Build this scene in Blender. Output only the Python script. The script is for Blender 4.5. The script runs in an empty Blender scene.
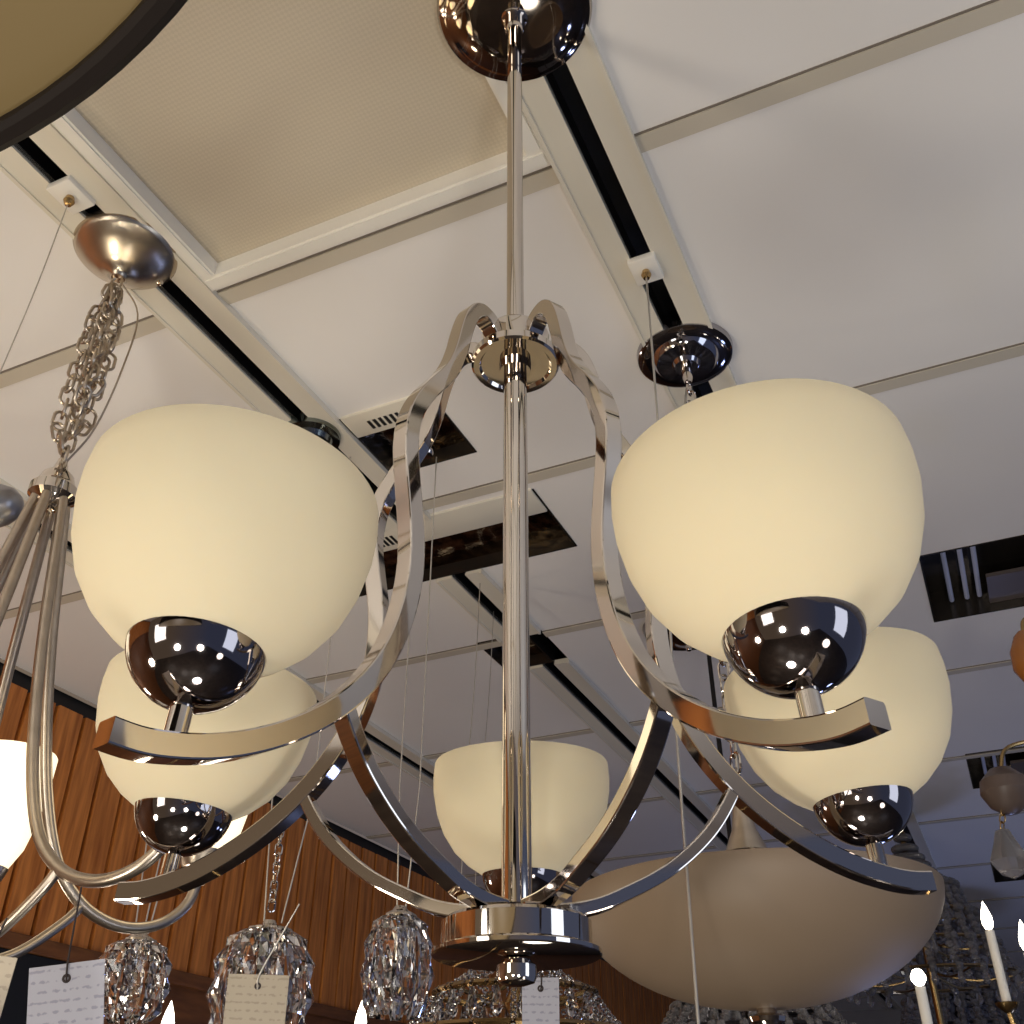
import bpy, bmesh, math, random
from mathutils import Vector, Matrix
random.seed(7)
S = bpy.context.scene
COL = S.collection
PI = math.pi

# ------------------------------------------------------------------ helpers
def link(o, parent=None):
    COL.objects.link(o)
    if parent is not None:
        o.parent = parent
    return o

def obj(name, bm, mat, parent=None, smooth=True, ang=35):
    bmesh.ops.remove_doubles(bm, verts=bm.verts, dist=1e-6)
    bmesh.ops.recalc_face_normals(bm, faces=bm.faces)
    lim = math.radians(ang)
    for f in bm.faces:
        f.smooth = smooth
    for e in bm.edges:
        if len(e.link_faces) == 2:
            if e.calc_face_angle(0) > lim:
                e.smooth = False
    me = bpy.data.meshes.new(name)
    bm.to_mesh(me); bm.free()
    if not isinstance(mat, (list, tuple)):
        mat = [mat]
    for m in mat:
        me.materials.append(m)
    return link(bpy.data.objects.new(name, me), parent)

def thing(name, label, cat, loc=(0, 0, 0), rotz=0, group=None):
    o = bpy.data.objects.new(name, None)
    o.empty_display_size = .05
    link(o)
    o.location = loc; o.rotation_euler = (0, 0, rotz)
    return tag(o, label, cat, group)

def tag(o, label, cat, group=None):
    o['label'] = label; o['category'] = cat
    if group: o['group'] = group
    return o

def struct(name, bm, mat, label=None, **k):
    o = obj(name, bm, mat, **k)
    o['kind'] = 'structure'
    if label: o['label'] = label
    return o

def dup_tree(o, parent=None):
    c = o.copy(); COL.objects.link(c)
    if parent is not None: c.parent = parent
    for ch in list(o.children):
        dup_tree(ch, c)
    return c

def B(): return bmesh.new()

def box(bm, x0, x1, y0, y1, z0, z1, M=None, mi=0):
    P = [(x, y, z) for x in (x0, x1) for y in (y0, y1) for z in (z0, z1)]
    vs = [bm.verts.new(M @ Vector(p) if M else p) for p in P]
    for f in ((0,1,3,2),(4,6,7,5),(0,4,5,1),(2,3,7,6),(0,2,6,4),(1,5,7,3)):
        fc = bm.faces.new([vs[i] for i in f]); fc.material_index = mi
    return vs

def bbox(bm, x0, x1, y0, y1, z0, z1, bev=.001, M=None, seg=2):
    b2 = bmesh.new(); box(b2, x0, x1, y0, y1, z0, z1)
    bmesh.ops.recalc_face_normals(b2, faces=b2.faces)
    bmesh.ops.bevel(b2, geom=list(b2.edges), offset=bev, segments=seg, affect='EDGES', profile=.5)
    if M: b2.transform(M)
    merge(bm, b2)

def merge(bm, b2):
    me = bpy.data.meshes.new('tmp'); b2.to_mesh(me); b2.free()
    bm.from_mesh(me); bpy.data.meshes.remove(me)

def lathe(bm, prof, n=48, M=None, c=(0, 0, 0), mi=0):
    rings = []
    for r, z in prof:
        if r < 1e-6:
            p = Vector((c[0], c[1], c[2] + z)); rings.append([bm.verts.new(M @ p if M else p)])
        else:
            ring = []
            for i in range(n):
                a = 2*PI*i/n
                p = Vector((c[0] + r*math.cos(a), c[1] + r*math.sin(a), c[2] + z))
                ring.append(bm.verts.new(M @ p if M else p))
            rings.append(ring)
    for a, b in zip(rings, rings[1:]):
        if len(a) == 1 and len(b) == 1: continue
        for i in range(n):
            j = (i+1) % n
            if len(a) == 1: f = bm.faces.new((a[0], b[i], b[j]))
            elif len(b) == 1: f = bm.faces.new((a[i], b[0], a[j]))
            else: f = bm.faces.new((a[i], b[i], b[j], a[j]))
            f.material_index = mi

def spline(pts, k=6):
    P = [Vector(p) for p in pts]
    P = [2*P[0]-P[1]] + P + [2*P[-1]-P[-2]]
    out = []
    for i in range(1, len(P)-2):
        p0, p1, p2, p3 = P[i-1:i+3]
        for j in range(k):
            t = j/k
            out.append(.5*((2*p1)+(p2-p0)*t+(2*p0-5*p1+4*p2-p3)*t*t+(3*p1-p0-3*p2+p3)*t**3))
    out.append(P[-2]); return out

def relax(P, n=14):
    P = [p.copy() for p in P]
    for _ in range(n):
        P = [P[0]] + [(P[i-1]+2*P[i]+P[i+1])/4 for i in range(1, len(P)-1)] + [P[-1]]
    return P

def sweep(bm, path, section, up=None, cap=True, closed=False):
    """section: list of (a,b) across side and normal; path list of Vectors"""
    n = len(path); rings = []
    prevN = None
    for i, p in enumerate(path):
        if closed: t = path[(i+1) % n]-path[i-1]
        else: t = path[min(i+1, n-1)]-path[max(i-1, 0)]
        if t.length < 1e-9: t = Vector((0, 0, 1))
        t.normalize()
        if up is not None:
            s = Vector(up)
            s = (s - t*s.dot(t)).normalized()
        else:
            if prevN is None:
                s = t.orthogonal().normalized()
            else:
                s = prevN - t*prevN.dot(t)
                s = s.normalized() if s.length > 1e-6 else t.orthogonal().normalized()
            prevN = s
        nn = t.cross(s)
        rings.append([bm.verts.new(p + s*a + nn*b) for a, b in section])
    m = len(section)
    rng = range(n) if closed else range(n-1)
    for i in rng:
        a, b = rings[i], rings[(i+1) % n]
        for j in range(m):
            k = (j+1) % m
            bm.faces.new((a[j], a[k], b[k], b[j]))
    if cap and not closed:
        bm.faces.new(rings[0][::-1]); bm.faces.new(rings[-1])

def circ(r, n=10): return [(r*math.cos(2*PI*i/n), r*math.sin(2*PI*i/n)) for i in range(n)]

def rrect(w, t, b=.0018):
    w /= 2; t /= 2
    out = []
    for cx, cy, a0 in ((w-b, t-b, 0), (-w+b, t-b, 90), (-w+b, -t+b, 180), (w-b, -t+b, 270)):
        for k in range(3):
            a = math.radians(a0+45*k); out.append((cx+b*math.cos(a), cy+b*math.sin(a)))
    return out

def tube(bm, pts, r, n=10, k=6, smooth=True):
    sweep(bm, spline(pts, k) if smooth else [Vector(p) for p in pts], circ(r, n))

def chain(bm, p0, p1, L=.022, w=.013, r=.0016, wob=0.0):
    p0, p1 = Vector(p0), Vector(p1)
    d = p1-p0; n = max(2, int(d.length/(L*.74))); t = d.normalized()
    s = t.orthogonal().normalized(); u = t.cross(s)
    for i in range(n):
        c = p0 + d*(i+.5)/n + Vector((random.uniform(-wob, wob), random.uniform(-wob, wob), 0))
        a = PI/2*(i % 2) + random.uniform(-.3, .3)
        side = s*math.cos(a)+u*math.sin(a)
        path = []
        for q in range(14):
            th = 2*PI*q/14
            y = math.cos(th); x = math.sin(th)
            path.append(c + t*((L/2-w/2)*(1 if y > 0 else -1 if y < -1e-9 else 0) + w/2*y) + side*(w/2*x))
        sweep(bm, path, circ(r, 6), closed=True)

def drop(bm, c, h, w, n=6, M=None):
    """faceted crystal drop, top at c, hanging h"""
    prof = [(0, 0), (w*.18, -h*.06), (w*.3, -h*.3), (w*.5, -h*.66), (w*.32, -h*.88), (0, -h)]
    lathe(bm, prof, n, M, c)

def bead(bm, c, r, n=6):
    lathe(bm, [(0, r), (r*.75, r*.6), (r, 0), (r*.75, -r*.6), (0, -r)], n, None, c)

# ------------------------------------------------------------------ materials
def mat(name, col, rough=.5, metal=0., **k):
    m = bpy.data.materials.new(name); m.use_nodes = True
    b = m.node_tree.nodes['Principled BSDF']
    b.inputs['Base Color'].default_value = (*col, 1)
    b.inputs['Roughness'].default_value = rough
    b.inputs['Metallic'].default_value = metal
    for kk, v in k.items():
        b.inputs[kk.replace('_', ' ')].default_value = v
    return m

def noise_col(m, c1, c2, scale, detail=4, stretch=(1, 1, 1), bump=0, coord='Object', lo=.3, hi=.7):
    nt = m.node_tree; N = nt.nodes; Lk = nt.links
    b = N['Principled BSDF']
    tc = N.new('ShaderNodeTexCoord'); mp = N.new('ShaderNodeMapping')
    mp.inputs['Scale'].default_value = stretch
    nz = N.new('ShaderNodeTexNoise'); nz.inputs['Scale'].default_value = scale; nz.inputs['Detail'].default_value = detail
    cr = N.new('ShaderNodeValToRGB')
    cr.color_ramp.elements[0].position = lo; cr.color_ramp.elements[1].position = hi
    cr.color_ramp.elements[0].color = (*c1, 1); cr.color_ramp.elements[1].color = (*c2, 1)
    Lk.new(tc.outputs[coord], mp.inputs['Vector']); Lk.new(mp.outputs['Vector'], nz.inputs['Vector'])
    Lk.new(nz.outputs['Fac'], cr.inputs['Fac']); Lk.new(cr.outputs['Color'], b.inputs['Base Color'])
    if bump:
        bp = N.new('ShaderNodeBump'); bp.inputs['Strength'].default_value = bump; bp.inputs['Distance'].default_value = .002
        Lk.new(nz.outputs['Fac'], bp.inputs['Height']); Lk.new(bp.outputs['Normal'], b.inputs['Normal'])
    return m

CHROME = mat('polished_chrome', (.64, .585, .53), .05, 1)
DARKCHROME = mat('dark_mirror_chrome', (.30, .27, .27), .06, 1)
NICKEL = noise_col(mat('satin_nickel', (.5, .43, .36), .30, 1), (.45, .385, .315), (.54, .47, .395), 60)
CREAM = mat('cream_opal_glass', (.565, .475, .32), .75, 0, Specular_IOR_Level=.10, Emission_Color=(1, .88, .66, 1), Emission_Strength=.10, Subsurface_Weight=.25, Subsurface_Radius=(.03, .02, .012),
            Subsurface_Scale=.6, Coat_Weight=0)  # weak emission brightens the shades, though no bulb burns inside
def lit(name, col, strength, base=(.9, .8, .6)):
    m = mat(name, base, .4)
    b = m.node_tree.nodes['Principled BSDF']
    b.inputs['Emission Color'].default_value = (*col, 1); b.inputs['Emission Strength'].default_value = strength
    return m
LITSHADE = lit('lit_opal_shade', (1, .86, .58), 1.3)
BULB = lit('lit_bulb', (1, .9, .72), 14)
CEIL = noise_col(mat('ceiling_panel', (.9, .87, .84), .7), (.89, .86, .83), (.92, .89, .86), 2.5)
TBAR = mat('ceiling_bar', (.62, .56, .46), .6)
TDARK = mat('ceiling_bar_edge', (.20, .17, .14), .7)
TRACK = mat('track_cream_paint', (.78, .73, .62), .5)
FRAMEW = mat('frame_white_paint', (.90, .87, .80), .45)
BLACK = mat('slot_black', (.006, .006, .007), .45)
DIFF = mat('prismatic_diffuser', (.42, .37, .29), .6)
def diffuser_nodes(m):
    nt = m.node_tree; N = nt.nodes; L = nt.links; b = N['Principled BSDF']
    tc = N.new('ShaderNodeTexCoord')
    mp = N.new('ShaderNodeMapping'); mp.inputs['Rotation'].default_value = (0, 0, .785)
    vo = N.new('ShaderNodeTexChecker'); vo.inputs['Scale'].default_value = 230
    bp = N.new('ShaderNodeBump'); bp.inputs['Strength'].default_value = .5; bp.inputs['Distance'].default_value = .002
    cr = N.new('ShaderNodeMixRGB'); cr.inputs['Color1'].default_value = (.63, .555, .44, 1); cr.inputs['Color2'].default_value = (.585, .515, .405, 1)
    L.new(tc.outputs['Object'], mp.inputs['Vector']); L.new(mp.outputs['Vector'], vo.inputs['Vector'])
    L.new(vo.outputs['Fac'], bp.inputs['Height']); L.new(bp.outputs['Normal'], b.inputs['Normal'])
    L.new(vo.outputs['Fac'], cr.inputs['Fac']); L.new(cr.outputs['Color'], b.inputs['Base Color'])
diffuser_nodes(DIFF)
WOOD = noise_col(mat('orange_brown_wood', (.3, .12, .04), .45), (.34, .10, .018), (.74, .27, .060), 9, 6, (6, 6, .5), .1)
WOODD = noise_col(mat('dark_brown_wood', (.12, .05, .02), .5), (.10, .034, .009), (.20, .072, .020), 9, 6, (1, 1, 6), .1)
FLOOR = noise_col(mat('dark_floor', (.05, .04, .035), .35), (.035, .028, .024), (.07, .055, .045), 6)
WALLG = noise_col(mat('grey_wall', (.3, .29, .3), .8), (.28, .27, .28), (.32, .31, .32), 3)
DARKM = mat('dark_glossy_housing', (.05, .042, .036), .12, .6)
MIRRORD = noise_col(mat('dark_mirror_reflector', (.25, .2, .17), .1, 1), (.10, .08, .065), (.55, .45, .33), 30, 4, (1, 1, 1), 1.0, lo=.42, hi=.68)  # bright flecks in the colour imitate lamp glints reflected in the recess
BRONZE = mat('dark_bronze_rim', (.008, .005, .004), .55, 0, Specular_IOR_Level=.15)
AMBERDISC = mat('amber_diffuser', (.165, .115, .048), .5, 0)
ALAB = noise_col(mat('tan_alabaster_glass', (.42, .30, .21), .5, 0), (.20, .143, .093), (.235, .17, .12), 3, 3)
PAPER = mat('paper', (.70, .69, .72), .8)
def paper_lines(m, base, ink):
    nt = m.node_tree; N = nt.nodes; L = nt.links; b = N['Principled BSDF']
    tc = N.new('ShaderNodeTexCoord')
    mp = N.new('ShaderNodeMapping'); mp.inputs['Scale'].default_value = (1, 1, 1)
    w = N.new('ShaderNodeTexWave'); w.wave_type = 'BANDS'; w.bands_direction = 'Z'
    w.inputs['Scale'].default_value = 32; w.inputs['Distortion'].default_value = .6; w.inputs['Detail Scale'].default_value = 40
    nz = N.new('ShaderNodeTexNoise'); nz.inputs['Scale'].default_value = 160
    mu = N.new('ShaderNodeMath'); mu.operation = 'MULTIPLY'
    cr = N.new('ShaderNodeValToRGB'); cr.color_ramp.elements[0].position = .44; cr.color_ramp.elements[1].position = .52
    cr.color_ramp.elements[0].color = (*base, 1); cr.color_ramp.elements[1].color = (*ink, 1)
    L.new(tc.outputs['Object'], mp.inputs['Vector']); L.new(mp.outputs['Vector'], w.inputs['Vector']); L.new(mp.outputs['Vector'], nz.inputs['Vector'])
    L.new(w.outputs['Fac'], mu.inputs[0]); L.new(nz.outputs['Fac'], mu.inputs[1])
    L.new(mu.outputs[0], cr.inputs['Fac']); L.new(cr.outputs['Color'], b.inputs['Base Color'])
paper_lines(PAPER, (.40, .40, .47), (.28, .28, .35))
DIRON = mat('dark_iron', (.03, .028, .03), .3, .8)
STRING = mat('dark_string', (.03, .02, .02), .8)
WIRE = mat('thin_steel_wire', (.55, .52, .48), .3, .7)
CRYSTAL = mat('clear_crystal', (.90, .90, .92), .0, 0, Transmission_Weight=1, IOR=1.6)
SMOKE = mat('smoky_crystal', (.45, .43, .44), .05, 0, Transmission_Weight=.75, IOR=1.5)
BRASS = mat('aged_brass', (.45, .30, .13), .25, 1)
CANDLE = mat('candle_tube_white', (.75, .72, .66), .5)
GREYM = mat('grey_metal_cap', (.30, .30, .33), .3, .8)
TUBEW = lit('blue_white_tube_faint_glow', (.6, .66, 1), .03, (.45, .47, .62))  # tubes are off but given a faint bluish glow
BROWNPLATE = mat('brown_reflector', (.16, .13, .12), .35, .3)
AMBERG = mat('amber_glass', (.45, .17, .04), .2, 0, Transmission_Weight=.3)

# ------------------------------------------------------------------ camera: eye at the origin, pitched up 33.3 degrees
cam = bpy.data.cameras.new('camera'); cam.sensor_width = 36; cam.lens = 36*1013/1024
cam.clip_start = .01
co = bpy.data.objects.new('camera', cam); COL.objects.link(co)
co.location = (0, 0, 0); co.rotation_euler = (math.radians(90+33.3), 0, 0)
S.camera = co
S.view_settings.view_transform = 'Standard'

# ------------------------------------------------------------------ ceiling grid frame: u along the tracks, v across
H = 1.2
A0 = math.radians(24.5)
U = Vector((math.sin(A0), math.cos(A0), 0)); V = Vector((math.cos(A0), -math.sin(A0), 0))
G = Matrix(((V.x, U.x, 0, 0), (V.y, U.y, 0, 0), (0, 0, 1, 0), (0, 0, 0, 1)))   # local x = v, local y = u
def gp(u, v, z): return V*v + U*u + Vector((0, 0, z))
GRIDZ = A0  # rotation about z of that frame is -A0

UL = [-1.15, -.48, .2, .877, 1.55, 2.22, 2.92, 3.68, 4.43, 5.22, 6.0, 6.8, 7.6, 8.4, 9.2]
TV = [-1.72, -.982, -.272, .46]                 # track centres
TW = .06                                        # half width
UMIN, UMAX, VMIN, VMAX = -1.8, 10.0, -2.35, 3.2
holes = [(.2, .862, -.922, -.332)]                       # big light panel
holes += [(1.60, 1.85, -1.26, -.68), (1.235, 1.435, -.922, -.73)]
holes += [(2.22, 2.585, .02, .40), (3.66, 4.06, .02, .40), (5.22, 5.62, .02, .40)]
holes += [(2.205, 2.40, -1.11, -.965)]
for t in TV: holes.append((UMIN, UMAX, t-TW, t+TW))
bm = B()
us = sorted({UMIN, UMAX} | {h[0] for h in holes} | {h[1] for h in holes})
vs = sorted({VMIN, VMAX} | {h[2] for h in holes} | {h[3] for h in holes})
for a, b in zip(us, us[1:]):
    for c, d in zip(vs, vs[1:]):
        um, vm = (a+b)/2, (c+d)/2
        if any(h[0] < um < h[1] and h[2] < vm < h[3] for h in holes): continue
        vv = [bm.verts.new(gp(p, q, H)) for p, q in ((a, c), (b, c), (b, d), (a, d))]
        bm.faces.new(vv)
for f in bm.faces: pass
ceil_o = struct('ceiling', bm, CEIL, smooth=False)
# backing above the openings so that no light falls through
bm = B(); box(bm, VMIN-.05, VMAX, UMIN, UMAX, H+.13, H+.16, G)
o = struct('ceiling_slab', bm, BLACK, smooth=False)

# cross bars between the panels
n = 0
for ul in UL:
    n += 1
    bm = B()
    segs = [(VMIN, TV[0]-TW), (TV[0]+TW, TV[1]-TW), (TV[1]+TW, TV[2]-TW), (TV[2]+TW, TV[3]-TW), (TV[3]+TW, VMAX)]
    for a, b in segs:
        if ul in (.2,) and a < -.6 < b: continue
        cuts = [(a, b)]
        if abs(ul-2.22) < .01 or abs(ul-5.22) < .01:
            cuts = [(a, min(b, .02)), (max(a, .40), b)] if (a < .2 < b) else [(a, b)]
        for p, q in cuts:
            if q-p > .01: box(bm, p, q, ul-.004, ul+.024, H-.004, H+.001, G)
            if q-p > .01: box(bm, p, q, ul-.007, ul-.004, H-.002, H+.004, G, 1)
    struct('trim_%d' % n, bm, [TBAR, TDARK], smooth=False)
# tracks: cream channel with a black slot
def track(idx, v, ranges):
    bm = B()
    for a, b in ranges:
        for s0, s1 in ((-TW, -.017), (.017, TW)):
            box(bm, v+s0, v+s1, a, b, H-.010, H+.004, G, 0)
        box(bm, v-TW, v-TW+.006, a, b, H-.013, H-.010, G, 0)
        box(bm, v+TW-.006, v+TW, a, b, H-.013, H-.010, G, 0)
        box(bm, v-.019, v-.017, a, b, H-.005, H+.05, G, 1)
        box(bm, v+.017, v+.019, a, b, H-.005, H+.05, G, 1)
        box(bm, v-.018, v+.018, a, b, H+.045, H+.05, G, 1)
    struct('trim_%d' % (20+idx), bm, [TRACK, BLACK], smooth=False)
track(0, TV[0], [(UMIN, UMAX)])
track(1, TV[1], [(UMIN, 1.60), (1.85, 2.205), (2.40, UMAX)])
track(2, TV[2], [(UMIN, UMAX)])
track(3, TV[3], [(UMIN, UMAX)])

# ------------------------------------------------------------------ other walls and floor
bm = B(); box(bm, VMIN-.4, VMAX, UMIN, UMAX, -1.65, -1.6, G); struct('floor', bm, FLOOR, smooth=False)
bm = B(); box(bm, VMIN-.1, VMAX, UMAX, UMAX+.1, -1.6, H+.16, G); struct('wall_far', bm, WALLG, smooth=False)
bm = B()
u = UMIN
while u < UMAX-.01:
    w = .105
    uu1 = min(u+w-.015, UMAX)
    d = random.uniform(0, .004)
    box(bm, VMIN-.03, VMIN+d, u, uu1, .53, 1.15, G)
    u += w
box(bm, VMIN-.05, VMIN-.028, UMIN, UMAX, .5, H, G, 2)
box(bm, VMIN-.05, VMIN+.0, UMIN, UMAX, -1.6, .50, G, 1)
box(bm, VMIN-.03, VMIN-.02, UMIN, UMAX, 1.12, H, G, 2)
struct('wall_left', bm, [WOOD, WOODD, BLACK], smooth=False)
bm = B(); bbox(bm, VMIN-.02, VMIN+.03, UMIN, UMAX, .49, .53, .004, G); struct('trim_30', bm, WOODD, smooth=False)
# dark niche and ledge on the wood wall at lower left
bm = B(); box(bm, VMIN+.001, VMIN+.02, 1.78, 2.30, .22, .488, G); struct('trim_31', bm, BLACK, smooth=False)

# ------------------------------------------------------------------ recessed ceiling light panel
t = thing('ceiling_light_panel', 'large square recessed ceiling light with tan prismatic diffuser, between the two tracks', 'ceiling light', gp(.53, -.627, H), -A0)
bm = B()
hu, hv = .331, .295
for a, b, c, d in ((-hv, hv, hu-.026, hu), (-hv, hv, -hu, -hu+.026), (-hv, -hv+.026, -hu+.026, hu-.026), (hv-.026, hv, -hu+.026, hu-.026)):
    box(bm, a, b, c, d, -.009, .045)
    box(bm, a+.004, b-.004, c+.004, d-.004, -.012, -.009)
obj('frame', bm, FRAMEW, t, smooth=False)
bm = B(); box(bm, -hv+.022, hv-.022, -hu+.022, hu-.022, .018, .024)
obj('diffuser', bm, DIFF, t, smooth=False)

# ------------------------------------------------------------------ recessed rectangular fittings
def recessed(name, label, u0, u1, v0, v1, lip, reflect, group='recessed ceiling fittings', dep=.03):
    t = thing(name, label, 'ceiling light', gp((u0+u1)/2, (v0+v1)/2, H), -A0, group)
    hv, hu = (v1-v0)/2, (u1-u0)/2
    bm = B()
    T = .004
    box(bm, -hv, hv, hu-T, hu, -.002, .09); box(bm, -hv, hv, -hu, -hu+T, -.002, .09)
    box(bm, -hv, -hv+T, -hu+T, hu-T, -.002, .09); box(bm, hv-T, hv, -hu+T, hu-T, -.002, .09)
    obj('housing', bm, DARKM, t, smooth=False)
    bm = B(); box(bm, -hv+T, hv-T, -hu+T, hu-T, dep, dep+.008)
    obj('reflector', bm, reflect, t, smooth=False)
    if lip:
        bm = B(); bbox(bm, -hv+T, hv-T, -hu-.004, -hu+lip, -.006, .02, .002)
        lp = obj('vent_plate', bm, TRACK, t)
        bm = B()
        for k in range(7):
            x = -hv*.5 + k*.012
            box(bm, x, x+.006, -hu+lip*.35, -hu+lip*.75, -.0075, -.0055)
        obj('vent_slot', bm, BLACK, lp, smooth=False)
    return t, hv, hu
recessed('recessed_fitting', 'dark mirrored recessed ceiling fitting crossing the left track behind the central rod', 1.60, 1.85, -1.26, -.68, .085, MIRRORD)
recessed('recessed_fitting', 'smaller dark mirrored recessed fitting with vent slots, behind the left arms of the chandelier', 1.235, 1.435, -.922, -.73, .06, MIRRORD)
recessed('recessed_fitting', 'small dark recessed box in the left track, seen low beside the central rod', 2.205, 2.40, -1.11, -.965, 0, MIRRORD)
for i, (u0, u1, lab) in enumerate(((2.22, 2.585, 'large dark recessed light with three pale tubes, beside the right front shade'),
                       (3.66, 4.06, 'dark recessed light box in the right ceiling above the hanging crystal drop'),
                       (5.22, 5.62, 'farthest small dark recessed light box at the right edge of the ceiling'))):
    t, hv, hu = recessed('recessed_light_box', lab, u0, u1, .02, .40, 0, DARKM, 'recessed light boxes on the right', .08)
    for k, x in enumerate((.055, .092, .122)):
        bm = B()
        tube(bm, [(-hv+x, -hu+.06, .045), (-hv+x, hu-.012, .045)], .006, 8, 2, False)
        obj('fluorescent_tube', bm, TUBEW, t)
    bm = B(); box(bm, -hv+.14, hv-.006, .03, hu-.006, .02, .03)
    obj('side_plate', bm, BROWNPLATE, t, smooth=False)

# ------------------------------------------------------------------ main chandelier
CX, CY = .003, .70
ch = thing('chandelier', 'chrome five-arm chandelier with cream glass shades hanging on a central rod', 'chandelier', (CX, CY, 0))
bm = B(); lathe(bm, [(0, 1.176), (.045, 1.1765), (.076, 1.180), (.081, 1.184), (.085, 1.185), (.092, 1.188), (.095, 1.193), (.095, 1.199), (0, 1.199)], 72)
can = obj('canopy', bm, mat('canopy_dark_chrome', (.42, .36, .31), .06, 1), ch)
bm = B(); lathe(bm, [(0, -.007), (.003, -.006), (.0045, -.003), (.0045, 0), (0, .001)], 16, None, (.02, -.045, 1.1775)); obj('screw', bm, CHROME, can)
bm = B(); lathe(bm, [(0, 1.15), (.009, 1.15), (.012, 1.155), (.012, 1.170), (.016, 1.176), (0, 1.177)], 32); obj('rod_collar', bm, CHROME, can)
bm = B(); lathe(bm, [(0, .65), (.0083, .65), (.0083, 1.155), (0, 1.155)], 32); obj('upper_rod', bm, CHROME, ch)
bm = B(); lathe(bm, [(0, .15), (.0103, .15), (.0103, .60), (.0103, .63), (0, .63)], 32); obj('lower_rod', bm, CHROME, ch)
bm = B(); lathe(bm, [(0, .612), (.014, .612), (.0145, .621), (.031, .621), (.033, .618), (.038, .618), (.040, .620), (.040, .627), (.034, .630), (.032, .634), (.032, .652), (.029, .656), (0, .656)], 64)
obj('top_hub', bm, CHROME, ch)
bm = B(); lathe(bm, [(0, .1175), (.0535, .1178), (.0550, .1188), (.0550, .1212), (.053, .1222), (.0500, .1226), (.0490, .1236), (.0490, .1385), (.046, .1410), (.02, .1425), (.0, .1425)], 72)
hb = obj('bottom_hub', bm, CHROME, ch)
bm = B(); lathe(bm, [(0, .101), (.006, .1013), (.0115, .1030), (.0128, .106), (.0128, .113), (.010, .1150), (.009, .1165), (0, .1165)], 32)
obj('finial', bm, CHROME, hb)
ARM = [(.028, .636), (.038, .646), (.052, .647), (.064, .634), (.072, .609), (.078, .580), (.089, .549), (.110, .517), (.124, .488),
       (.128, .458), (.1235, .424), (.117, .388), (.115, .355), (.1195, .322), (.131, .287), (.150, .256), (.178, .227), (.212, .2035),
       (.245, .188), (.272, .1805), (.292, .1775), (.309, .1780)]
LOW = [(.016, .1460), (.036, .1472), (.056, .1515), (.074, .1590), (.108, .1760), (.141, .2035), (.160, .2300), (.166, .2420)]
TIP = .272
SHP = [(r*.978, z) for r, z in [(.030, .2315), (.0385, .236), (.052, .2445), (.065, .2565), (.0755, .272), (.0825, .290), (.0865, .310), (.0872, .324), (.0862, .337),
       (.0852, .3385), (.0842, .337), (.0850, .324), (.0845, .310), (.0805, .291), (.0735, .274), (.063, .259), (.050, .247), (.036, .239), (.0, .2385)]]
LEAN = Matrix.Translation((TIP, 0, .182)) @ Matrix.Rotation(math.radians(-4.5), 4, 'Y') @ Matrix.Translation((-TIP, 0, -.182))
first = None
for k, (az, sc) in enumerate(((88.7, 1.02), (162.8, 1.0), (230.1, 1.0), (302.3, .998), (11.2, .985))):
    rz = math.radians(az)
    if first is None:
        bm = B()
        sweep(bm, relax(spline([(r, 0, z) for r, z in ARM], 10)), rrect(.0145, .0140, .0012), up=(0, 1, 0))
        am = obj('arm', bm, CHROME, ch, ang=20)
        bm = B()
        sweep(bm, relax(spline([(r, 0, z) for r, z in LOW], 10)), rrect(.0135, .009, .0011), up=(0, 1, 0))
        obj('brace', bm, CHROME, am, ang=20)
        bm = B(); lathe(bm, [(0, .185), (.0062, .185), (.0062, .206), (0, .206)], 20, LEAN, (TIP, 0, 0)); obj('stem', bm, CHROME, am)
        bm = B()
        pr = [(0, .2025)]
        for i in range(1, 13):
            a = PI/2*i/12
            pr.append((.0372*math.sin(a), .2397-.0372*math.cos(a)))
        pr += [(.0372, .2412), (.0360, .2412), (.034, .2385), (0, .232)]
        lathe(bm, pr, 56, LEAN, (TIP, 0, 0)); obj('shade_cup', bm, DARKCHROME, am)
        bm = B(); lathe(bm, SHP, 72, LEAN, (TIP, 0, 0))
        sh = obj('lamp_shade', bm, CREAM, ch, ang=60)
        first = (am, sh)
    else:
        am = dup_tree(first[0], ch); sh = dup_tree(first[1], ch)
    am.rotation_euler = (0, 0, rz); sh.rotation_euler = (0, 0, rz)
    d = Vector((math.cos(rz), math.sin(rz), 0))*(TIP*(sc-1))
    am.scale = (sc, 1, 1); sh.location = d

# ------------------------------------------------------------------ satin nickel chandelier on the left
NX, NY = -.595, 1.085
nc = thing('chandelier', 'satin nickel chandelier with curved arms, lit shades and bunched chain at left', 'chandelier', (NX, NY, 0))
bm = B(); lathe(bm, [(0, 1.135), (.010, 1.135), (.014, 1.142), (.030, 1.152), (.052, 1.167), (.070, 1.182), (.077, 1.190), (.078, 1.198), (0, 1.198)], 56)
cn = obj('canopy', bm, mat('brushed_nickel_canopy', (.56, .47, .36), .26, 1, Anisotropic=.8), nc)
bm = B(); lathe(bm, [(0, -.006), (.004, -.005), (.005, 0), (0, .001)], 14, None, (.048, .035, 1.163)); obj('screw', bm, CHROME, cn)
bm = B()
sweep(bm, [Vector((.008*math.cos(a), 0, 1.126+.012*math.sin(a))) for a in [2*PI*i/16 for i in range(16)]], circ(.002, 6), closed=True)
obj('hook', bm, NICKEL, cn)
bm = B()
chain(bm, (0, 0, 1.118), (0, 0, .79),   .030, .018, .0023)
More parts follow.
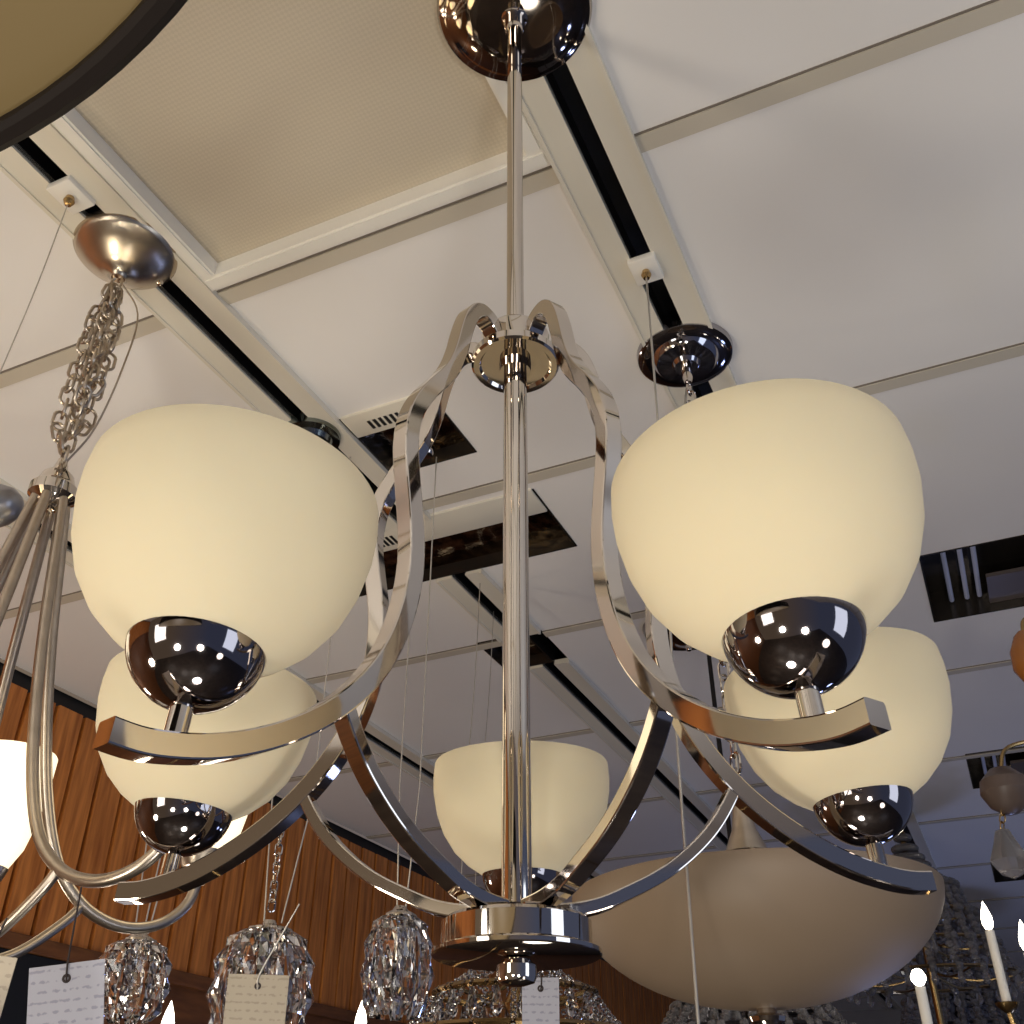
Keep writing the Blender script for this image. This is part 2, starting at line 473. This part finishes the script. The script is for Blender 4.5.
for k in range(5):                 # bunched loops of spare chain
    a = k*1.3
    dx, dy = .017*math.cos(a), .017*math.sin(a)
    zb = (.93, .87, .96, .84, .90)[k]
    chain(bm, (dx*.2, dy*.2, 1.115), (dx, dy, 1.04),   .030, .018, .0023, .002)
    chain(bm, (dx, dy, 1.04), (dx*1.1, dy*1.1, zb),   .030, .018, .0023, .003)
    chain(bm, (dx*1.1, dy*1.1, zb), (dx*.4, dy*.4, zb-.03),   .030, .018, .0023, .002)
obj('chain', bm, NICKEL, nc)
bm = B(); tube(bm, [(.004, 0, 1.13), (.045, 0, 1.06), (.05, -.01, .95), (.03, 0, .85), (.004, 0, .79)], .0014, 6)
obj('supply_cord', bm, NICKEL, nc)
bm = B(); lathe(bm, [(0, .715), (.012, .718), (.022, .728), (.030, .735), (.030, .748), (.024, .756), (.020, .768), (.010, .778), (.006, .795), (0, .796)], 36)
obj('top_hub', bm, CHROME, nc)
bm = B(); lathe(bm, [(0, .15), (.01, .152), (.018, .165), (.03, .172), (.03, .188), (.012, .196), (0, .198)], 36)
obj('bottom_hub', bm, NICKEL, nc)
NARM = [(.018, .735), (.030, .66), (.045, .56), (.066, .45), (.090, .36), (.118, .295), (.150, .260), (.185, .243), (.222, .240), (.258, .252), (.283, .277), (.292, .31)]
NLOW = [(.026, .180), (.06, .183), (.10, .200), (.14, .235), (.158, .258)]
NSH = [(.018, .330), (.028, .338), (.042, .365), (.051, .405), (.055, .450), (.056, .490), (.0545, .492), (.053, .488), (.052, .450), (.048, .406), (.039, .37), (.024, .345), (0, .34)]
firstn = None
for k, az in enumerate((-20, 44, 109, 171, 222, 277)):
    rz = math.radians(az)
    if firstn is None:
        bm = B(); sweep(bm, spline([(r, 0, z) for r, z in NARM], 6), circ(.0065, 12)); am = obj('arm', bm, NICKEL, nc)
        bm = B(); sweep(bm, spline([(r, 0, z) for r, z in NLOW], 6), circ(.0055, 12)); obj('brace', bm, NICKEL, am)
        bm = B(); lathe(bm, [(0, .300), (.008, .300), (.012, .306), (.024, .322), (.030, .338), (.028, .339), (0, .325)], 32, None, (.292, 0, 0)); obj('shade_cup', bm, NICKEL, am)
        bm = B(); lathe(bm, NSH, 40, None, (.292, 0, 0)); sh = obj('lamp_shade', bm, LITSHADE, nc, ang=60)
        firstn = (am, sh)
    else:
        am = dup_tree(firstn[0], nc); sh = dup_tree(firstn[1], nc)
    am.rotation_euler = (0, 0, rz); sh.rotation_euler = (0, 0, rz)

# ------------------------------------------------------------------ big dark-rimmed pendant at upper left
DX, DY, DZ, DR = -.31, -.048, .30, .306
dp = thing('pendant_lamp', 'round pendant with dark bronze rim and amber diffuser, close overhead in top left corner', 'pendant lamp', (DX, DY, 0))
bm = B(); lathe(bm, [(DR-.009, DZ+.002), (DR-.007, DZ), (DR-.003, DZ), (DR, DZ+.003), (DR-.004, DZ+.02), (DR-.014, DZ+.07), (DR-.016, DZ+.07), (DR-.006, DZ+.012), (DR-.009, DZ+.010), (DR-.009, DZ+.002)], 128)
obj('rim', bm, BRONZE, dp)
bm = B(); lathe(bm, [(0, DZ-.012), (.1, DZ-.010), (.2, DZ-.004), (.26, DZ+.000), (DR-.008, DZ+.006), (DR-.008, DZ+.009), (0, DZ+.0)], 96)
obj('diffuser', bm, AMBERDISC, dp)
bm = B(); lathe(bm, [(DR-.013, DZ+.06), (.2, DZ+.10), (.02, DZ+.13), (.012, DZ+.15), (.012, 1.16), (.06, 1.17), (.065, 1.198), (0, 1.198)], 64)
obj('body', bm, BRONZE, dp)

# ------------------------------------------------------------------ alabaster bowl pendant
PX, PY = .30, 1.32
bp = thing('pendant_lamp', 'wide tan alabaster bowl pendant on a chain, behind the right side of the chandelier', 'pendant lamp', (PX, PY, 0))
bm = B(); lathe(bm, [(0, 1.165), (.020, 1.165), (.024, 1.172), (.050, 1.173), (.055, 1.178), (.058, 1.183), (.074, 1.184), (.081, 1.188), (.083, 1.198), (0, 1.198)], 64)
cn = obj('canopy', bm, mat('stepped_canopy_chrome', (.38, .37, .40), .07, 1), bp)
bm = B(); lathe(bm, [(0, 1.130), (.006, 1.130), (.009, 1.14), (.009, 1.165), (0, 1.166)], 20); obj('hook', bm, CHROME, cn)
bm = B(); chain(bm, (0, 0, 1.13), (0, 0, .43), .030, .017, .002); obj('chain', bm, CHROME, bp)
bm = B(); tube(bm, [(.003, 0, 1.15), (-.012, 0, 1.05), (.008, .004, .9), (-.006, 0, .75), (.006, 0, .6), (0, 0, .43)], .0022, 6); obj('supply_cord', bm, WIRE, bp)
bm = B(); lathe(bm, [(0, .43), (.006, .43), (.010, .42), (.012, .40), (.016, .375), (.026, .352), (.028, .346), (0, .345)], 32); obj('stem_bell', bm, NICKEL, bp)
bm = B()
for k in range(3):
    a = k*2*PI/3+.5
    tube(bm, [(.01*math.cos(a), .01*math.sin(a), .35), (.205*math.cos(a), .205*math.sin(a), .282)], .003, 8, 2, False)
obj('support_rod', bm, CHROME, bp)
BR = .225
prof = [(0, .165)]
for i in range(1, 25):
    a = PI/2*i/24
    prof.append((BR*math.sin(a)**.92, .290-.123*math.cos(a)**1.15))
prof += [(BR, .293), (BR-.006, .293), (BR-.008, .288)]
for i in range(22, 0, -2):
    a = PI/2*i/24
    prof.append(((BR-.006)*math.sin(a)**.92, .292-.118*math.cos(a)**1.15))
prof += [(0, .173)]
bm = B(); lathe(bm, prof, 96); obj('glass_bowl', bm, ALAB, bp, ang=60)
bm = B(); lathe(bm, [(0, .128), (.005, .130), (.008, .136), (.006, .141), (.010, .146), (.020, .152), (.022, .157), (.012, .161), (.010, .168), (0, .168)], 32); obj('finial', bm, CHROME, bp)

# ------------------------------------------------------------------ other ceiling canopies
def small_canopy(label, loc, r, m):
    t = thing('ceiling_canopy', label, 'ceiling canopy', (loc[0], loc[1], H))
    bm = B(); lathe(bm, [(0, -.045), (r*.25, -.044), (r*.35, -.036), (r*.65, -.032), (r*.72, -.022), (r*.95, -.018), (r, -.004), (r, -.001), (0, -.001)], 48)
    obj('dome', bm, m, t)
    bm = B(); lathe(bm, [(0, -.07), (.006, -.069), (.009, -.06), (.008, -.045), (0, -.044)], 20); obj('knob', bm, CHROME, t)
    return t
small_canopy('dark chrome ceiling canopy peeking out below the right front shade', (.455, 2.37), .115, DARKCHROME)
small_canopy('small dark chrome canopy on the left track beside the left front shade', (-.385, 1.545), .058, mat('greenish_dark_chrome', (.25, .28, .27), .12, 1))

# ------------------------------------------------------------------ track clips with hanging wires
def wire_clip(label, p, q, r=.0011, clip=True):
    t = thing('hanging_wire', label, 'wire', p, 0, 'thin wires hanging from the tracks')
    P = Vector(p)
    if clip:
        bm = B(); bbox(bm, -.022, .022, -.026, .026, -.006, .006, .002, Matrix.Rotation(-A0, 4, 'Z'))
        c = obj('clip_plate', bm, FRAMEW, t)
        bm = B(); lathe(bm, [(0, -.022), (.005, -.021), (.008, -.014), (.006, -.006), (0, -.005)], 16); obj('screw', bm, BRASS, c)
    d = Vector(q)-P
    bm = B(); tube(bm, [(0, 0, -.004), d*.33+Vector((.002, 0, 0)), d*.66-Vector((.002, 0, 0)), d], r, 6, 4); obj('wire', bm, WIRE, t)
    return t
wire_clip('white clip on the left track with a thin slanting wire, beside the nickel canopy', gp(.62, -.982, H-.014), (-.646, .965, .60), .0009)
wire_clip('white clip on the right track with a long wire running down before the alabaster bowl', gp(1.10, -.272, H-.014), (.172, 1.05, .02), .0016)
wire_clip('thin wire from the left track dropping behind the left arms', gp(1.9, -.95, H-.002), (-.10, 2.02, .40), .0011, False)
wire_clip('thin wire just left of the central rod, behind the chandelier', gp(2.05, -.985, H-.002), (-.075, 2.06, .40), .0009, False)

# ------------------------------------------------------------------ barrel-shaped crystal pendants
def crystal_pendant(label, x, y, zt, hgt, r, wires):
    t = thing('crystal_pendant', label, 'pendant lamp', (x, y, 0), 0, 'faceted crystal barrel pendants')
    bm = B(); lathe(bm, [(0, zt+.016), (.008, zt+.016), (.012, zt+.010), (r*.55, zt+.003), (r*.6, zt-.004), (r*.5, zt-.006), (0, zt-.006)], 24); obj('cap', bm, CHROME, t)
    nn = 9
    for k in range(nn):
        a = 2*PI*k/nn+.2
        ca, sa = math.cos(a), math.sin(a)
        pts = []
        for rr, zz in ((.55, 0), (.86, -.16), (1, -.45), (.97, -.75), (.72, -1)):
            pts.append((r*rr*ca, r*rr*sa, zt+zz*hgt))
        bm = B()
        W = r*.60
        side = Vector((-sa, ca, 0)); out = Vector((ca, sa, 0))
        path = spline(pts, 2)
        rows = []
        for i, p in enumerate(path):
            f = .55 if i in (0, len(path)-1) else 1
            dd = r*(.20 if i % 2 else .06)
            rows.append([bm.verts.new(p + side*(W*f*x) + out*y) for x, y in ((-.5, 0), (-.18, dd), (.18, dd*.7), (.5, 0), (0, -r*.12))])
        for r0, r1 in zip(rows, rows[1:]):
            for i in range(5):
                j = (i+1) % 5
                bm.faces.new((r0[i], r0[j], r1[j])); bm.faces.new((r0[i], r1[j], r1[i]))
        bm.faces.new(rows[0]); bm.faces.new(rows[-1])
        obj('crystal_strip', bm, CRYSTAL, t, smooth=False, ang=1)
    bm = B(); lathe(bm, [(0, zt-.01), (.010, zt-.012), (.014, zt-.04), (.010, zt-.06), (0, zt-.065)], 16); obj('lamp_socket', bm, CHROME, t)
    bm = B()
    for dx in wires:
        tube(bm, [(dx*.4, 0, zt+.012), (dx, 0, zt+.2), (dx, 0, H-.02)], .0013, 6, 2, False)
    obj('wire', bm, WIRE, t)
    bm = B(); lathe(bm, [(0, H-.018), (.012, H-.016), (.018, H-.006), (.018, H-.001), (0, H-.001)], 24); obj('canopy', bm, CHROME, t)
    return t
crystal_pendant('faceted crystal barrel pendant hanging beside the bluish white price tag, leftmost of the three', -.552, 1.6, .290, .105, .048, (-.02, .012, .03))
cp = crystal_pendant('largest crystal barrel pendant, hung on a chain before the wood wall', -.362, 1.6, .305, .15, .064, (-.02, .045))
bm = B(); chain(bm, (0, 0, .335), (0, 0, .50), .018, .011, .0015); obj('chain', bm, CHROME, cp)
crystal_pendant('bluish crystal barrel pendant just left of the chrome bottom hub', -.168, 1.6, .325, .135, .046, (-.012, .02))

# ------------------------------------------------------------------ price tags
def price_tag(label, p, w, h, rz=0, tilt=0, sl=.1, sdx=.01, m=PAPER, string=STRING):
    t = thing('price_tag', label, 'price tag', p, rz, 'paper price tags')
    t.rotation_euler = (math.radians(12), tilt, rz)
    bm = B(); bbox(bm, -w/2, w/2, -.0006, .0006, -h, 0, .0003, None, 1); obj('card', bm, m, t, smooth=False)
    bm = B(); tube(bm, [(0, -.001, -.018), (.001, -.002, 0), (sdx*.5, 0, sl*.5), (sdx, 0, sl)], .0011, 6); obj('string', bm, string, t)
    bm = B(); lathe(bm, [(.002, -.0012), (.0045, -.0012), (.0045, .0012), (.002, .0012), (.002, -.0012)], 14, Matrix.Translation((0, 0, -.014)) @ Matrix.Rotation(PI/2, 4, 'X')); obj('eyelet', bm, STRING, t)
    return t
CREAMPAPER = mat('cream_paper', (.72, .66, .54), .8); paper_lines(CREAMPAPER, (.44, .38, .30), (.34, .29, .23))
WHITEP = mat('white_paper', (.72, .67, .58), .8)
price_tag('bluish white price tag on a dark string below the nickel chandelier arms', (-.455, 1.12, .183), .076, .10, 0, -.12, .075, .012)
price_tag('cream price tag cut off by the left edge of the picture', (-.456, .95, .163), .050, .072, .1, .12, .03, .006, CREAMPAPER)
price_tag('small white card at the bottom left corner, under the cream tag', (-.462, .91, .107), .075, .05, 0, 0, .03, .0, WHITEP)
price_tag('tan price tag hanging against the largest crystal pendant', (-.340, 1.48, .228), .082, .12, 0, .03, .09, .045, CREAMPAPER, WIRE)
price_tag('pale price tag hanging below the chrome bottom hub', (.04, 1.55, .235), .052, .10, 0, 0, .06, -.01)

# ------------------------------------------------------------------ crystal chandeliers low in the background
def crystal_chandelier(label, x, y, zt, zb, r, m, metal, strands, tiers, hangz=H, beadr=.008, canr=.05):
    t = thing('crystal_chandelier', label, 'chandelier', (x, y, 0), random.random())
    bm = B(); lathe(bm, [(0, zb+.02), (.012, zb+.03), (.012, (zt+zb)/2-.02), (.022, (zt+zb)/2), (.012, (zt+zb)/2+.02), (.009, zt), (.020, zt+.01), (.006, zt+.03), (.0055, hangz-.03), (canr*.8, hangz-.02), (canr, hangz-.001), (0, hangz-.001)], 20)
    obj('column', bm, metal, t)
    for j in range(tiers):
        f = (j+1)/tiers
        rr = r*(.35+.65*f); zz = zt-(zt-zb)*(.12+.62*f)
        bm = B(); lathe(bm, [(rr+.006, zz), (rr, zz+.006), (rr-.006, zz), (rr, zz-.006), (rr+.006, zz)], 40)
        for q in range(6):
            a = q*PI/3
            tube(bm, [(.01*math.cos(a), .01*math.sin(a), zz+.02), (rr*.5*math.cos(a), rr*.5*math.sin(a), zz-.012), (rr*math.cos(a), rr*math.sin(a), zz)], .004, 6, 4)
        obj('ring', bm, metal, t)
        ns = strands
        for q in range(ns):
            a = 2*PI*q/ns + j*.2
            ca, sa = math.cos(a), math.sin(a)
            bm = B()
            nb = 9
            z0 = zt if j == 0 else zt-(zt-zb)*(.12+.62*j/tiers)
            r0 = .02 if j == 0 else r*(.35+.65*j/tiers)
            for i in range(nb):
                s = i/(nb-1)
                sag = -.25*(zt-zb)*s*(1-s)
                bead(bm, ((r0+(rr-r0)*s)*ca, (r0+(rr-r0)*s)*sa, z0+(zz-z0)*s+sag), beadr)
            obj('bead_strand', bm, m, t, smooth=False)
            bm = B()
            drop(bm, (rr*ca, rr*sa, zz-.004), .055, .026)
            bead(bm, (rr*ca, rr*sa, zz), beadr*.8)
            obj('crystal_drop', bm, m, t, smooth=False)
    return t
crystal_chandelier('brass crystal chandelier with bead strands, directly under and behind the chrome bottom hub', .006, 2.15, .400, .16, .23, CRYSTAL, BRASS, 20, 2, beadr=.007, canr=.013)
P4 = gp(4.25, -.272, 0)
crystal_chandelier('smoky crystal chandelier on the right track, just right of the right rear shade cup', P4.x, P4.y, 1.10, .42, .30, SMOKE, BRASS, 22, 4, beadr=.015, canr=.05)
crystal_chandelier('dark crystal chandelier low under the alabaster bowl',   .50, 2.35, .385, .12, .28, SMOKE, DIRON, 22, 3, beadr=.011)
P5 = gp(5.6, -.272, 0)
crystal_chandelier('dark crystal chandelier farthest along the right track, behind the candle lights', P5.x, P5.y, 1.02, .25, .34, SMOKE, DIRON, 22, 4, beadr=.020, canr=.05)

# candle lights
def candle(label, x, y, z, h, r, shape='flame', lean=0):
    t = thing('candle_light', label, 'candle light', (x, y, z), 0, 'lit candle bulbs')
    t.rotation_euler = (0, lean, 0)
    if shape == 'flame': pr = [(0, .050), (.002, .045), (.006, .034), (.0095, .020), (.0095, .011), (.006, .002), (0, 0)]
    else: pr = [(0, .026), (.007, .023), (.0115, .015), (.0115, .009), (.006, .001), (0, 0)]
    bm = B(); lathe(bm, pr, 20); obj('bulb', bm, BULB, t)
    bm = B(); lathe(bm, [(0, 0), (r, -.001), (r, -h), (0, -h)], 20); obj('candle_sleeve', bm, CANDLE, t)
    bm = B(); lathe(bm, [(0, -h-.018), (r*.8, -h-.016), (r*2.2, -h-.006), (r*2.6, -h), (r*1.1, -h-.001), (0, -h)], 24); obj('drip_cup', bm, BRASS, t)
    bm = B(); tube(bm, [(0, 0, -h-.015), (.01, .01, -h-.05), (.04, .05, -h-.075), (.08, .10, -h-.05), (.12, .15, -h-.06), (.13, .16, -h-.20), (.13, .16, -1.58-z)], .005, 8); obj('support_arm', bm, BRASS, t)
    return t
candle('lit flame bulb on a pale candle sleeve, right of the alabaster bowl', .865, 1.95, .375, .12, .008)
candle('lit round bulb on a candle sleeve at the lower right rim of the alabaster bowl', .645, 1.75, .253, .08, .008, 'round')
candle('lit flame bulb at the right edge of the picture', .835, 1.76, .305, .06, .008)
candle('lit flame bulb at the bottom between the two left crystal pendants', -.525, 1.72, .178, .05, .008)
candle('small lit flame bulb at the bottom left of the bluish crystal pendant', -.255, 1.9, .203, .05, .006)

# hanging drop at the right edge
t = thing('crystal_pendant', 'single dark crystal drop under a brown ball at the right edge', 'pendant', (.938, 1.9, .066), 0)
bm = B(); lathe(bm, [(0, .595), (.02, .590), (.042, .568), (.046, .545), (.034, .520), (.014, .505), (0, .503)], 28); obj('ball', bm, mat('brown_ball', (.12, .085, .07), .35), t)
bm = B(); chain(bm, (-.014, 0, .515), (-.026, 0, .475), .016, .010, .0015); obj('chain', bm, BRASS, t)
bm = B(); drop(bm, (-.026, 0, .478), .092, .075, 6); obj('crystal_drop', bm, SMOKE, t, smooth=False)
bm = B(); tube(bm, [(0, 0, .585), (.03, 0, .635), (.14, 0, .65), (.34, 0, .64), (.47, 0, .70), (.50, 0, H-.082)], .004, 8); obj('arm', bm, BRASS, t)
bm = B(); lathe(bm, [(0, H-.087), (.035, H-.082), (.04, H-.063), (0, H-.063)], 20, None, (.50, 0, 0)); obj('canopy', bm, BRASS, t)
# amber glass lamp at right edge
t = thing('glass_lamp', 'blurred amber glass lamp at the right edge below the large recessed light', 'lamp', (.978, 1.75, .035))
bm = B(); lathe(bm, [(0, .735), (.022, .74), (.034, .765), (.032, .80), (.018, .83), (.008, .84), (0, .84)], 28); obj('glass', bm, AMBERG, t)
bm = B(); tube(bm, [(0, 0, .835), (.02, 0, .87), (.12, 0, .88), (.22, 0, .90), (.26, 0, 1.0), (.26, 0, H-.045)], .004, 8); obj('arm', bm, BRASS, t)
bm = B(); lathe(bm, [(0, H-.055), (.03, H-.051), (.035, H-.036), (0, H-.036)], 20, None, (.26, 0, 0)); obj('canopy', bm, BRASS, t)
# spot head at left edge
t = thing('spot_lamp', 'grey metal spotlight head cut off by the left edge', 'spotlight', (-.745, 1.2, 0))
bm = B()
M = Matrix.Translation((0, 0, .797)) @ Matrix.Rotation(math.radians(80), 4, 'Y')
lathe(bm, [(0, .048), (.010, .046), (.022, .038), (.030, .022), (.0325, .005), (.0325, -.05), (.029, -.05), (.029, 0), (0, .02)], 32, M)
obj('head', bm, GREYM, t)
bm = B(); lathe(bm, [(.034, -.008), (.035, -.012), (.035, -.060), (.033, -.060), (.033, -.008), (.034, -.008)], 32, M); obj('trim_ring', bm, BLACK, t)
bm = B(); tube(bm, [(-.05, 0, .79), (-.16, 0, .80), (-.30, 0, .83), (-.34, 0, .95), (-.34, 0, H-.02)], .005, 8); obj('bracket', bm, GREYM, t)
bm = B(); lathe(bm, [(0, H-.025), (.03, H-.02), (.035, H-.001), (0, H-.001)], 20, None, (-.34, 0, 0)); obj('base_plate', bm, GREYM, t)

# ------------------------------------------------------------------ light
def point(loc, e, col, r=.05):  # unseen fill lights, added to brighten ceiling, shades and wood wall
    l = bpy.data.lights.new('fill_light', 'POINT'); l.energy = e; l.color = col; l.shadow_soft_size = r
    o = bpy.data.objects.new('fill_light', l); o.location = loc; COL.objects.link(o)
WARM = (1, .89, .71); WARM2 = (1, .96, .87); COOL = (.74, .84, 1); BLUE = (.36, .48, 1)
point((-1.15, .25, -.35), 21, WARM, .10)
point((-.5, -.55, -.35), 24, WARM2, .10)
point((.25, -.5, -.35), 20, WARM2, .10)
point((-1.35, 1.7, -.1), 9, WARM, .08)
point((.15, 1.7, -.9), 2, WARM2, .10)
point((.75, .0, -.4), 3, (1, .9, .80), .10)
point((-.02, .42, -.75), 12, WARM2, .10)
point((-1.0, 2.9, -.3), 4.5, WARM, .08)
point((1.7, 2.6, -.7), 4, BLUE, .10)
point((2.1, 4.4, -.7), 13, BLUE, .10)
def area(loc, target, sx, sy, e, col):
    l = bpy.data.lights.new('window_and_fill_light', 'AREA'); l.shape = 'RECTANGLE'; l.size = sx; l.size_y = sy; l.energy = e; l.color = col
    o = bpy.data.objects.new('window_and_fill_light', l); o.location = loc; COL.objects.link(o)
    o.rotation_euler = (Vector(target)-Vector(loc)).to_track_quat('-Z', 'Y').to_euler()
area((2.4, -.5, .1), (0, .8, .3), 1.0, 1.4, 11, COOL)
area((-1.9, -1.2, .2), (0, .7, .4), .8, 1.0, 14, WARM2)  # unseen warm fill added from the left, not a window

w = bpy.data.worlds.new('showroom'); S.world = w; w.use_nodes = True
nt = w.node_tree; N = nt.nodes; L = nt.links
bg = N['Background']
tc = N.new('ShaderNodeTexCoord'); sx = N.new('ShaderNodeSeparateXYZ'); L.new(tc.outputs['Generated'], sx.inputs[0])
cr = N.new('ShaderNodeValToRGB')
cr.color_ramp.elements[0].position = .25; cr.color_ramp.elements[0].color = (.34, .25, .17, 1)
cr.color_ramp.elements[1].position = .75; cr.color_ramp.elements[1].color = (.15, .18, .30, 1)
ma = N.new('ShaderNodeMath'); ma.operation = 'MULTIPLY_ADD'; ma.inputs[1].default_value = .5; ma.inputs[2].default_value = .5
L.new(sx.outputs['X'], ma.inputs[0]); L.new(ma.outputs[0], cr.inputs['Fac'])
L.new(cr.outputs['Color'], bg.inputs['Color']); bg.inputs['Strength'].default_value = .5
